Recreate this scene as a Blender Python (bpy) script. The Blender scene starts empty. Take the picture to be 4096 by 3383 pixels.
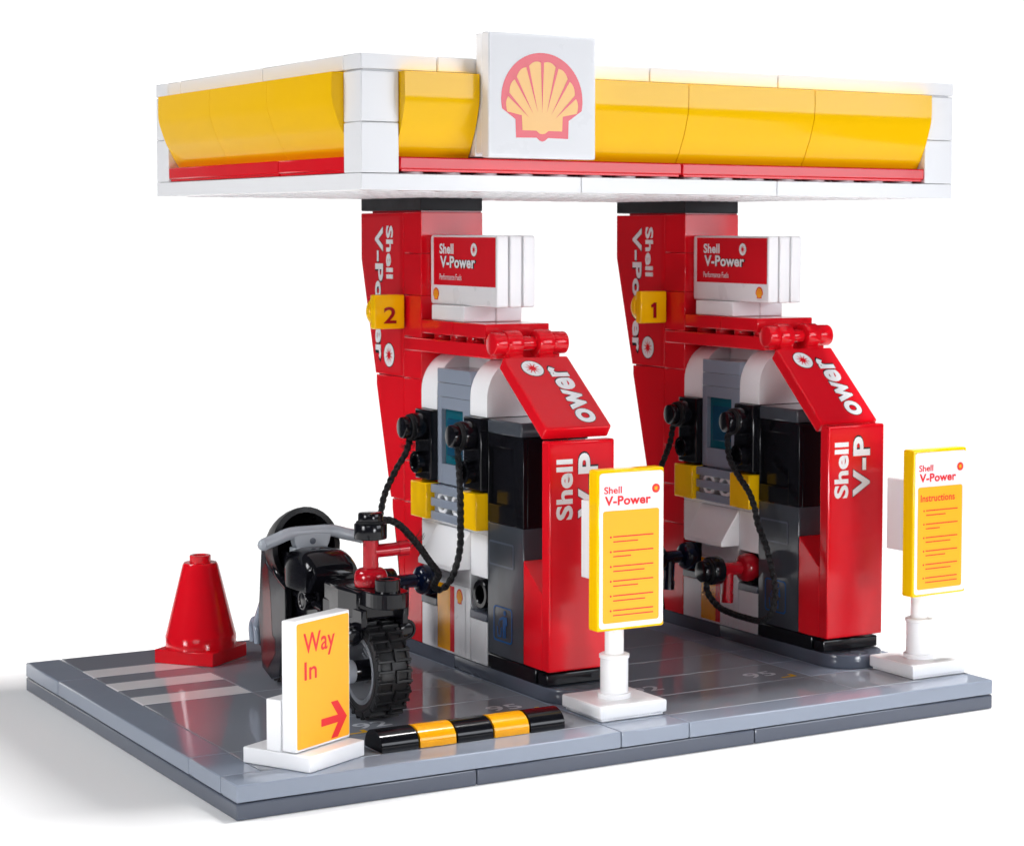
import bpy, bmesh, math, random
from mathutils import Vector, Matrix
from math import sin, cos, pi, radians
random.seed(7)
S = 0.008                      # one stud is 8 mm; everything below is written in studs
sc = bpy.context.scene
COL = sc.collection

# ------------------------------------------------------------------ camera
cd = bpy.data.cameras.new('camera'); cam = bpy.data.objects.new('camera', cd); COL.objects.link(cam)
sc.camera = cam
CP = Vector((-17.4517, -44.5284, 13.0434)); YAW, PIT, ROL = .5628, -.0667, .0041
F, PX, PY, W, H = 8634.8505, 2580.9094, 1504.2677, 4096., 3383.
fw = Vector((sin(YAW)*cos(PIT), cos(YAW)*cos(PIT), sin(PIT)))
rt = Vector((cos(YAW), -sin(YAW), 0)); up = rt.cross(fw)
r2 = cos(ROL)*rt + sin(ROL)*up; u2 = -sin(ROL)*rt + cos(ROL)*up
m = Matrix((r2, u2, -fw)).transposed().to_4x4(); m.translation = CP*S
cam.matrix_world = m
cd.sensor_width = 36; cd.lens = 36*F/W
cd.shift_x = (W/2-PX)/W; cd.shift_y = (PY-H/2)/W
cd.clip_start = .01; cd.clip_end = 50
cd.dof.use_dof = True; cd.dof.focus_distance = 50*S; cd.dof.aperture_fstop = 110

# ------------------------------------------------------------------ world: white studio sweep low on the far side, dim room elsewhere
wd = bpy.data.worlds.new('World'); sc.world = wd; wd.use_nodes = True
nt = wd.node_tree; nt.nodes.clear()
def N(t, **k):
    n = nt.nodes.new(t)
    for a, b in k.items(): setattr(n, a, b)
    return n
wo = N('ShaderNodeOutputWorld'); bg = N('ShaderNodeBackground'); tc = N('ShaderNodeTexCoord')
sp = N('ShaderNodeSeparateXYZ'); nt.links.new(tc.outputs['Generated'], sp.inputs[0])
el = N('ShaderNodeMapRange', interpolation_type='SMOOTHSTEP'); nt.links.new(sp.outputs['Z'], el.inputs['Value'])
el.inputs['From Min'].default_value = .11; el.inputs['From Max'].default_value = .17
el.inputs['To Min'].default_value = 1; el.inputs['To Max'].default_value = 0
dt = N('ShaderNodeVectorMath', operation='DOT_PRODUCT'); nt.links.new(tc.outputs['Generated'], dt.inputs[0])
dt.inputs[1].default_value = (sin(YAW), cos(YAW), 0)
az = N('ShaderNodeMapRange', interpolation_type='SMOOTHSTEP'); nt.links.new(dt.outputs['Value'], az.inputs['Value'])
az.inputs['From Min'].default_value = .55; az.inputs['From Max'].default_value = .8
mu = N('ShaderNodeMath', operation='MULTIPLY'); nt.links.new(el.outputs[0], mu.inputs[0]); nt.links.new(az.outputs[0], mu.inputs[1])
mx = N('ShaderNodeMix', data_type='RGBA'); nt.links.new(mu.outputs[0], mx.inputs[0])
mx.inputs['A'].default_value = (.03, .033, .04, 1); mx.inputs['B'].default_value = (1.08, 1.08, 1.08, 1)
nt.links.new(mx.outputs['Result'], bg.inputs[0]); bg.inputs[1].default_value = 1
nt.links.new(bg.outputs[0], wo.inputs[0])

# ------------------------------------------------------------------ studio lamps
def lamp(name, loc, target, sx, sy, rad, col=(1, 1, 1), grid=180):
    """area lamp given its radiance; power follows from its area"""
    d = bpy.data.lights.new(name, 'AREA'); d.shape = 'RECTANGLE'
    d.size = sx*S; d.size_y = sy*S; d.energy = rad*pi*sx*sy*S*S; d.color = col; d.spread = radians(grid)
    o = bpy.data.objects.new(name, d); COL.objects.link(o)
    o.location = Vector(loc)*S
    o.rotation_euler = (Vector(target)-Vector(loc)).to_track_quat('-Z', 'Y').to_euler()
    return o
lamp('softbox', (38, -41, 20), (11, 6, 13), 30, 17, 6.6, (.90, .935, 1))       # big box front right
lamp('softbox', (-42, 26, 50), (10, 7, 4), 22, 18, 17.5, (.97, .98, 1))         # high box, left and behind
lamp('grid_box', (-54, -9, 15), (10, 6, 3.5), 22, 14, .45, (.98, .985, 1), 24)  # honeycomb box, left
lamp('grid_box', (14, -60, 6), (12, 1, 2), 28, 10, .54, (.95, .97, 1), 24)     # honeycomb box, low, front
lamp('softbox', (-38, -44, 30), (10, 4, 6), 26, 18, 2.9, (.93, .965, 1))       # box left of the camera
lamp('softbox', (38, 7, 90), (8, 8, 0), 18, 18, 128, (1, .99, .98))             # overhead box, leaning right
lamp('added_floor_fill', (3.5, -15.5, -1.5), (3.5, -15.5, 0), 66, 88, .32)                 # unseen lamp added below the translucent table to whiten it

vs = sc.view_settings
vs.view_transform = 'Standard'; vs.look = 'None'; vs.exposure = .12; vs.gamma = 1; vs.use_curve_mapping = False
sc.cycles.max_bounces = 8; sc.cycles.diffuse_bounces = 4; sc.cycles.glossy_bounces = 4
sc.cycles.caustics_reflective = False; sc.cycles.caustics_refractive = False

# ------------------------------------------------------------------ materials
MATS = {}
def plastic(name, col, rough=.16, ior=1.46, bump=.003, alpha=None, trans=0., vary=.02):
    if name in MATS: return MATS[name]
    rv = .05 if 'white' in name or 'print' in name else .2
    mt = bpy.data.materials.new(name); mt.use_nodes = True
    n = mt.node_tree.nodes; l = mt.node_tree.links; b = n['Principled BSDF']
    b.inputs['IOR'].default_value = ior; b.inputs['Transmission Weight'].default_value = trans
    tcx = n.new('ShaderNodeTexCoord')
    mp = n.new('ShaderNodeMapping'); mp.inputs['Scale'].default_value = (1/S, 1/S, 1/S)
    l.new(tcx.outputs['Object'], mp.inputs[0])
    ns = n.new('ShaderNodeTexNoise'); ns.inputs['Scale'].default_value = 1.3; ns.inputs['Detail'].default_value = 5
    l.new(mp.outputs[0], ns.inputs['Vector'])
    rr = n.new('ShaderNodeMapRange'); rr.inputs['From Min'].default_value = .3; rr.inputs['From Max'].default_value = .7
    rr.inputs['To Min'].default_value = rough*(1-rv); rr.inputs['To Max'].default_value = rough*(1+rv*1.2)
    l.new(ns.outputs[0], rr.inputs['Value']); l.new(rr.outputs[0], b.inputs['Roughness'])
    cr = n.new('ShaderNodeMix'); cr.data_type = 'RGBA'
    cr.inputs['A'].default_value = (*[c*(1-vary) for c in col], 1); cr.inputs['B'].default_value = (*[min(1, c*(1+vary)) for c in col], 1)
    l.new(ns.outputs[0], cr.inputs[0]); l.new(cr.outputs['Result'], b.inputs['Base Color'])
    n2 = n.new('ShaderNodeTexNoise'); n2.inputs['Scale'].default_value = .9; n2.inputs['Detail'].default_value = 3
    l.new(mp.outputs[0], n2.inputs['Vector'])
    bp = n.new('ShaderNodeBump'); bp.inputs['Strength'].default_value = 1; bp.inputs['Distance'].default_value = bump*S
    l.new(n2.outputs[0], bp.inputs['Height']); l.new(bp.outputs[0], b.inputs['Normal'])
    MATS[name] = mt
    return mt
WHITE = plastic('white_plastic', (.87, .87, .885), .22, bump=.0008, vary=.008)
RED = plastic('red_plastic', (.72, .005, .014), .12, 1.42)
TAP = plastic('tap_red_plastic', (.40, .005, .013), .14)
DRED = plastic('dark_red_plastic', (.33, .006, .013), .13)
YEL = plastic('yellow_plastic', (1.0, .56, .002), .12, 1.33)
ORA = plastic('amber_plastic', (.95, .40, .004), .16)
LG = plastic('light_grey_plastic', (.245, .28, .345), .11)
TILE = plastic('paving_grey_plastic', (.25, .268, .305), .04, 1.68, .002)
CG = plastic('cabinet_grey_plastic', (.055, .062, .074), .11)
DG = plastic('dark_grey_plastic', (.086, .098, .13), .16)
BLACK = plastic('black_plastic', (.005, .005, .007), .13, 1.37)
RUB = plastic('black_rubber', (.010, .010, .011), .42, 1.4)
BLUE = plastic('dark_blue_plastic', (.003, .007, .026), .15)
TEAL = plastic('teal_clear_plastic', (.005, .10, .14), .06, 1.45)
ROPE = plastic('black_cord', (.006, .006, .007), .6, 1.35, .03)
PW = plastic('print_white', (.83, .83, .845), .28, 1.4, .002, vary=.01)
PR = plastic('print_red', (.70, .007, .017), .2, 1.45, .002, vary=.008)
PRB = plastic('print_bright_red', (.80, .025, .03), .3, 1.4, .002, vary=.008)
PRL = plastic('print_hazed_red', (.84, .07, .10), .25, 1.45, .002, vary=.008)  # emblem red, lightened in the colour for gloss haze
PY = plastic('print_yellow', (1.0, .44, .02), .3, 1.4, .002, vary=.008)
PYL = plastic('print_pale_yellow', (.98, .54, .13), .25, 1.45, .002, vary=.008)  # emblem yellow, paled for halftone print and gloss haze
PK = plastic('print_black', (.015, .012, .02), .25, 1.4, .002, vary=.008)
PB = plastic('print_blue', (.008, .09, .30), .25, 1.4, .002, vary=.008)
PG = plastic('print_grey', (.66, .69, .74), .12, 1.45, .002, vary=.008)
PDG = plastic('print_dark_grey', (.10, .115, .15), .1, 1.45, .002, vary=.008)
PST = plastic('print_pale_stripe', (.80, .79, .80), .1, 1.45, .002, vary=.008)
PO = plastic('print_ochre', (.75, .42, .03), .2, 1.45, .002, vary=.008)

# ------------------------------------------------------------------ mesh helpers
ORG = {}
class MB:
    def __init__(s): s.bm = bmesh.new()
    def join(s, b, M=None):
        if M is not None: b.transform(M)
        me = bpy.data.meshes.new('tmp'); b.to_mesh(me); b.free()
        s.bm.from_mesh(me); bpy.data.meshes.remove(me); return s
    def box(s, x0, x1, y0, y1, z0, z1, bev=.035, M=None, gap=.008):
        b = bmesh.new()
        x0, x1, y0, y1 = x0+gap, x1-gap, y0+gap, y1-gap
        v = [b.verts.new((x, y, z)) for x in (x0, x1) for y in (y0, y1) for z in (z0, z1)]
        for f in ((0, 1, 3, 2), (4, 6, 7, 5), (0, 4, 5, 1), (2, 3, 7, 6), (0, 2, 6, 4), (1, 5, 7, 3)): b.faces.new([v[i] for i in f])
        if bev:
            r = bmesh.ops.bevel(b, geom=b.edges[:], offset=bev, segments=2, affect='EDGES', profile=.5)
            for f in r['faces']: f.smooth = True
        return s.join(b, M)
    def prism(s, pts, axis, a0, a1, bev=.03, M=None, smooth=False):
        """polygon in the two other axes (order x,y,z kept) extruded along axis"""
        b = bmesh.new()
        def mk(p, a):
            q = list(p); q.insert('xyz'.index(axis), a); return b.verts.new(q)
        A = [mk(p, a0) for p in pts]; B = [mk(p, a1) for p in pts]; n = len(pts)
        b.faces.new(A[::-1]); b.faces.new(B)
        for i in range(n):
            f = b.faces.new((A[i], A[(i+1) % n], B[(i+1) % n], B[i])); f.smooth = smooth
        bmesh.ops.recalc_face_normals(b, faces=b.faces[:])
        if bev:
            eds = [e for e in b.edges if len(e.link_faces) == 2 and e.calc_face_angle(0) > .6]
            r = bmesh.ops.bevel(b, geom=eds, offset=bev, segments=2, affect='EDGES', profile=.5)
            for f in r['faces']: f.smooth = True
        return s.join(b, M)
    def lathe(s, o, d, prof, seg=36, M=None):
        """profile of (radius, height) spun round direction d from point o"""
        b = bmesh.new(); q = Vector((0, 0, 1)).rotation_difference(Vector(d).normalized()).to_matrix().to_4x4()
        q.translation = Vector(o); rings = []
        for r, h in prof:
            if r < 1e-5: rings.append([b.verts.new((0, 0, h))])
            else: rings.append([b.verts.new((r*cos(2*pi*i/seg), r*sin(2*pi*i/seg), h)) for i in range(seg)])
        for a, c in zip(rings, rings[1:]):
            for i in range(seg):
                j = (i+1) % seg
                if len(a) == 1 and len(c) == 1: continue
                if len(a) == 1: f = b.faces.new((a[0], c[j], c[i]))
                elif len(c) == 1: f = b.faces.new((a[i], a[j], c[0]))
                else: f = b.faces.new((a[i], a[j], c[j], c[i]))
                f.smooth = True
        bmesh.ops.recalc_face_normals(b, faces=b.faces[:])
        b.transform(q)
        return s.join(b, M)
    def cyl(s, o, d, r, h, bev=.03, seg=36, M=None):
        k = bev*.3
        return s.lathe(o, d, [(0, 0), (r-bev, 0), (r-k, k), (r, bev), (r, h-bev), (r-k, h-k), (r-bev, h), (0, h)], seg, M)
    def ring(s, o, d, r, ri, h, depth=None, bev=.02, seg=32, M=None):
        depth = h if depth is None else depth
        return s.lathe(o, d, [(0, 0), (r, 0), (r, h-bev), (r-bev, h), (ri+bev, h), (ri, h-bev), (ri, h-depth), (0, h-depth)], seg, M)
    def tube(s, pts, r, seg=14, caps=True, M=None):
        b = bmesh.new(); P = [Vector(p) for p in pts]; n = len(P); rr = r if isinstance(r, (list, tuple)) else [r]*n
        T = [(P[min(i+1, n-1)]-P[max(i-1, 0)]).normalized() for i in range(n)]
        a = T[0].orthogonal().normalized(); rings = []
        for i in range(n):
            a = (a - a.dot(T[i])*T[i]).normalized(); c = T[i].cross(a)
            rings.append([b.verts.new(P[i]+rr[i]*(cos(2*pi*k/seg)*a+sin(2*pi*k/seg)*c)) for k in range(seg)])
        for A, B in zip(rings, rings[1:]):
            for k in range(seg):
                f = b.faces.new((A[k], A[(k+1) % seg], B[(k+1) % seg], B[k])); f.smooth = True
        if caps: b.faces.new(rings[0][::-1]); b.faces.new(rings[-1])
        bmesh.ops.recalc_face_normals(b, faces=b.faces[:])
        return s.join(b, M)
    def poly(s, o, u, v, pts):
        """flat print: polygon pts (a, b) -> o + a*u + b*v"""
        o, u, v = Vector(o), Vector(u), Vector(v)
        s.bm.faces.new([s.bm.verts.new(o+u*a+v*b) for a, b in pts]); return s
    def rect(s, o, u, v, a0, a1, b0, b1, r=0.):
        return s.poly(o, u, v, rrect(a0, a1, b0, b1, r))
    def tris(s, o, u, v, vf):
        o, u, v = Vector(o), Vector(u), Vector(v)
        vs_ = [s.bm.verts.new(o+u*a+v*b) for a, b in vf[0]]
        for f in vf[1]:
            try: s.bm.faces.new([vs_[i] for i in f])
            except ValueError: pass
        return s
    def build(s, name, mat, parent=None, org=None, sharp=38):
        me = bpy.data.meshes.new(name)
        o = bpy.data.objects.new(name, me); COL.objects.link(o)
        L = ORG[parent.name] if parent else Vector(org or (0, 0, 0))
        ORG[o.name] = L
        bmesh.ops.translate(s.bm, verts=s.bm.verts[:], vec=-L)
        s.bm.to_mesh(me); s.bm.free(); me.materials.append(mat)
        fl = [False]*len(me.polygons); me.polygons.foreach_get('use_smooth', fl)
        me.set_sharp_from_angle(angle=radians(sharp)); me.polygons.foreach_set('use_smooth', fl)
        if parent: o.parent = parent
        else: o.location = L
        return o
def rrect(a0, a1, b0, b1, r=0., n=5):
    if r <= 0: return [(a0, b0), (a1, b0), (a1, b1), (a0, b1)]
    out = []
    for cx, cy, t in ((a1-r, b0+r, -pi/2), (a1-r, b1-r, 0), (a0+r, b1-r, pi/2), (a0+r, b0+r, pi)):
        out += [(cx+r*cos(t+k*pi/2/n), cy+r*sin(t+k*pi/2/n)) for k in range(n+1)]
    return out
def thing(name, label, cat, loc, group=None):
    o = bpy.data.objects.new(name, None); COL.objects.link(o); o.location = loc; o.empty_display_size = .5
    ORG[o.name] = Vector(loc); o['label'] = label; o['category'] = cat
    if group: o['group'] = group
    return o
def tag(o, label, cat, group=None):
    o['label'] = label; o['category'] = cat
    if group: o['group'] = group
    return o
def copy_tree(o, parent=None):
    c = o.copy(); COL.objects.link(c)
    if parent: c.parent = parent
    for ch in list(o.children): copy_tree(ch, c)
    return c
def dup(o, dx, label, group=None):
    c = copy_tree(o); c.location = o.location + Vector((dx, 0, 0)); c['label'] = label
    if group: c['group'] = group
    ORG[c.name] = ORG[o.name] + Vector((dx, 0, 0))
    return c

# ------------------------------------------------------------------ lettering
TXT = {}
def glyphs(body, bold):
    if (body, bold) in TXT: return TXT[body, bold]
    c = bpy.data.curves.new('lettering', 'FONT'); c.body = body; c.size = 1; c.offset = bold; c.resolution_u = 4
    c.space_character = 1.0 + bold*1.2
    o = bpy.data.objects.new('lettering', c); COL.objects.link(o)
    bpy.context.view_layer.update()
    me = bpy.data.meshes.new_from_object(o.evaluated_get(bpy.context.evaluated_depsgraph_get()))
    V = [(v.co.x, v.co.y) for v in me.vertices]; Fs = [tuple(p.vertices) for p in me.polygons]
    bpy.data.objects.remove(o); bpy.data.curves.remove(c); bpy.data.meshes.remove(me)
    TXT[body, bold] = (V, Fs); return V, Fs
def text(mb, body, o, u, v, w, h, bold=.03, ref=None, grow=0.):
    """lettering fitted into w x h from corner o along u and up v"""
    V, Fs = glyphs(body, bold); V0 = glyphs(body, ref)[0] if ref is not None else V
    x0, x1 = min(p[0] for p in V0), max(p[0] for p in V0); y0, y1 = min(p[1] for p in V0), max(p[1] for p in V0)
    V = [((p[0]-x0)/(x1-x0)*w, (p[1]-y0)/(y1-y0)*h) for p in V]
    return mb.tris(o, u, v, (V, Fs))
def circ(cx, cy, r, n=32, ry=None): return [(cx+r*cos(2*pi*i/n), cy+(ry or r)*sin(2*pi*i/n)) for i in range(n)]
def star(cx, cy, r, ri, n=10, ry=1.): return [(cx+(r if i % 2 == 0 else ri)*sin(pi*i/n), cy+ry*(r if i % 2 == 0 else ri)*cos(pi*i/n)) for i in range(2*n)]
def emblem(parent, o, u, v, nrm, k, kx=1., red=PRL, yel=PYL):
    """scallop shell badge; unit = studs on the big board, k scales it"""
    o, u, v, nrm = Vector(o), Vector(u)*k*kx, Vector(v)*k, Vector(nrm)
    out = [(1.13*cos(a), .08+1.13*sin(a)) for a in [radians(-12+204*i/48) for i in range(49)]]
    out += [(-.74, -.40), (-.725, -.84), (-.16, -.83), (-.07, -.90), (0, -.92), (.07, -.90), (.16, -.83), (.725, -.84), (.74, -.40)]
    e = MB().poly(o, u, v, out).build('shell_badge', red, parent)
    n = 8; piv = (0., -.70); ins = []
    a0, a1 = radians(158), radians(22)
    for i in range(n):
        for j in range(7):
            t = a0+(a1-a0)*(i+j/6)/n; sc_ = .06*sin(pi*j/6)
            R = 1.52-.10*abs(cos(t)) - .37*abs(cos(t))**3+sc_
            ins.append((piv[0]+R*cos(t)*.92, piv[1]+R*sin(t)*1.08 + .02))
    ins = [p for p in ins]
    ins = [(-.57, -.30)] + ins + [(.57, -.30), (.55, -.66), (.17, -.66), (.07, -.73), (0, -.74), (-.07, -.73), (-.17, -.66), (-.55, -.66)]
    MB().poly(o+nrm*.004, u, v, ins).build('shell_fan', yel, e)
    rm = MB()
    for i in range(1, n):
        t = a0+(a1-a0)*i/n; d = Vector((cos(t)*.92, sin(t)*1.08)); d2 = d.normalized(); p = Vector((-d2.y, d2.x))
        R = 1.52-.10*abs(cos(t))-.37*abs(cos(t))**3
        A = Vector(piv)+d*R*1.06; B = Vector(piv)+d*(.42+.10*abs(cos(t)))
        rm.poly(o+nrm*.008, u, v, [tuple(A+p*.045), tuple(B), tuple(A-p*.045)])
    rm.build('shell_rib', red, e)
    return e
def burst(parent, o, u, v, nrm, r, disc=PW, st=PR, rim=PK):
    o, u, v, nrm = Vector(o), Vector(u), Vector(v), Vector(nrm)
    d = None
    if rim: d = MB().poly(o, u, v, circ(0, 0, r*1.08)).build('badge_rim', rim, parent)
    d2 = MB().poly(o+nrm*.004, u, v, circ(0, 0, r)).build('badge_disc', disc, parent)
    MB().poly(o+nrm*.008, u, v, star(0, 0, r*.76, r*.26)).build('badge_star', st, d2)

# ================================================================== the table
t = MB(); t.bm.faces.new([t.bm.verts.new(p) for p in ((-30, -60, 0), (37, -60, 0), (37, 29, 0), (-30, 29, 0))])
tm = bpy.data.materials.new('white_translucent'); tm.use_nodes = True
n = tm.node_tree.nodes; l = tm.node_tree.links; n.clear()
to = n.new('ShaderNodeOutputMaterial'); tmix = n.new('ShaderNodeMixShader'); d1 = n.new('ShaderNodeBsdfDiffuse'); d2 = n.new('ShaderNodeBsdfTranslucent')
d1.inputs[0].default_value = (.90, .90, .90, 1); d2.inputs[0].default_value = (.9, .9, .9, 1)
tmix.inputs[0].default_value = .22  # part translucent, so the added lamp below whitens the surface
l.new(d1.outputs[0], tmix.inputs[1]); l.new(d2.outputs[0], tmix.inputs[2]); l.new(tmix.outputs[0], to.inputs[0])
tb = t.build('table', tm); tb['kind'] = 'structure'

# ================================================================== forecourt base
base = thing('forecourt_base', 'grey toy brick forecourt base with glossy paving tiles and white crossing stripes', 'toy base', (11, 8, 0))
for x0, x1 in ((0, 6), (6, 14), (14, 22)):
    MB().box(x0, x1, 0, 16, .0, .385, .04).build('bottom_plate', DG, base)
for x0, x1, y0, y1 in ((0, 10, 0, 1), (10, 12, 0, 1), (12, 22, 0, 1), (0, 1, 1, 3), (0, 1, 3, 13), (0, 1, 13, 16)):
    MB().box(x0, x1, y0, y1, .40, .80, .035).build('edge_tile', LG, base)
def pave(x0, x1, y0, y1, mat=TILE): return MB().box(x0, x1, y0, y1, .42, .80, .022).build('paving_tile', mat, base)
for y0, y1 in ((1, 3), (3, 9), (10, 11), (12, 13), (14, 16)): pave(1, 4, y0, y1)
for y in (9, 11, 13): MB().box(1, 4, y, y+1, .42, .80, .022).build('crossing_stripe', PST, base)
for y0, y1 in ((1, 3), (3, 5), (5, 7), (7, 9), (9, 13), (13, 16)):
    pave(4, 10, y0, y1)
    pave(12, 18, y0, y1); pave(18, 19 if y0 > 1 else 22, y0, y1, LG if y0 > 1 else TILE)
    if y0 > 1: pave(21, 22, y0, y1, LG)
pave(10, 12, 1, 16, LG); pave(19, 21, 3, 16, LG)
U, V_, Zu = (1, 0, 0), (0, 1, 0), .806
for dx in (0, 8.05):
    mm = MB(); text(mm, '92', (4.62+dx, 3.60, Zu), U, V_, .92, .56, .012); mm.build('fuel_number', PG, base)
    mm = MB(); text(mm, '95', (8.38+dx-.02, 3.60, Zu), U, V_, .92, .56, .012); mm.build('fuel_number', PG, base)
    for x in (9.62+dx, 5.0+dx-.3):
        MB().poly((x, 3.18, Zu), U, V_, [(0, 0), (-.5, 0), (-.5, .1), (-.13, .1), (-.13, .32), (0, .32)]).build('corner_mark', PO, base)

# ================================================================== pump islands
def semi(cx, cy, r, n=20): return [(cx-r*cos(pi*i/n), cy-r*sin(pi*i/n)) for i in range(n+1)]
isl = thing('pump_island', 'long dark grey pump island with rounded end behind the bulletless price board', 'pump island', (11, 9, .8), 'pump islands')
MB().prism(semi(11, 4.0, .99)+[(11.99, 8.99), (10.01, 8.99)], 'z', .805, 1.19, .03, smooth=True).build('rounded_plate', DG, isl)
MB().box(10, 12, 9, 15.3, .805, 1.19, .03).build('rear_plate', DG, isl)
MB().ring((11, 3.45, 1.0), (0, 0, 1), .30, .24, .197, .12).build('hole_shade_ring', BLACK, isl)  # black ring painted in for the shade inside the hole
isl['label'] = 'dark grey island plate with rounded end under the left pump numbered 2'
isl2 = dup(isl, 9, 'dark grey island plate with rounded end under the right pump numbered 1')

# ================================================================== pillars
def pillar():
    p = thing('canopy_pillar', '', 'pillar', (11, 13, 1.2), 'pillars holding up the canopy')
    X0, X1 = 10, 12
    MB().box(X0, X1, 11, 15.05, 13.62, 13.995, .03).build('cap_plate', plastic('worn_black_plastic', (.009, .009, .012), .42, 1.4, .02), p)
    zs = [1.2, 2.8, 4.0, 5.2, 6.4, 7.6, 8.8, 10.0, 11.2, 12.4, 13.58]
    for a, b in zip(zs, zs[1:]): MB().box(X0, X1, 11, 12.15, a+.004, b-.004, .02).build('brick', RED, p)
    for yb, yt, z0, z1 in ((12.05, 12.95, 1.2, 5.2), (13.05, 14.0, 5.2, 8.8)):
        MB().prism([(12.15, z0+.01), (yb, z0+.01), (yt, z1-.3), (yt, z1-.01), (12.15, z1-.01)], 'x', X0+.005, X1-.005, .02).build('slope_brick', RED, p)
    MB().prism([(12.15, 8.82), (14.05, 8.82), (15.03, 12.2), (15.03, 13.56), (12.15, 13.56)], 'x', X0+.005, X1-.005, .02).build('slope_brick', RED, p)
    MB().box(X0+.03, X1-.03, 11.03, 14.3, 13.4, 13.64, 0).box(X0+.03, X1-.03, 11.5, 13.88, 8.7, 8.9, 0).box(X0+.03, X1-.03, 11.5, 12.9, 5.1, 5.3, 0).build('core', DRED, p)
    X = X0-.004; u, v, nr = (0, -1, 0), (0, 0, 1), Vector((-1, 0, 0))
    MB().poly((X, 0, 0), (0, 1, 0), v, [(12.32, 8.9), (14.0, 8.92), (14.98, 12.25), (14.98, 13.45), (12.32, 13.48)]).build('name_sticker', PR, p)
    dn = (0, 0, -1); X = X0-.009
    # lettering runs downwards; its top faces the front of the pillar
    for w, mt, bold in (('b', PK, .055), ('w', PW, .035)):
        xx = X if w == 'b' else X-.005
        mm = MB(); text(mm, 'Shell', (xx, 13.26, 13.19), dn, (0, -1, 0), 1.55, .46, bold if w == 'w' else .05, .035)
        if w == 'w': mm.build('lettering', mt, p)
        else: mm.bm.free()
        mm = MB(); text(mm, 'V-Power', (xx, 14.02, 13.16), dn, (0, -1, 0), 3.9, .54, bold, .035)
        mm.build('lettering' if w == 'w' else 'lettering_outline', mt, p)
    burst(p, (X, 13.09, 9.40), (0, -1, 0), v, nr, .34)
    return p
pil = pillar(); pil['label'] = 'red tapered canopy pillar behind the left pump numbered 2'
pil2 = dup(pil, 9, 'red tapered canopy pillar behind the right pump numbered 1')

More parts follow.
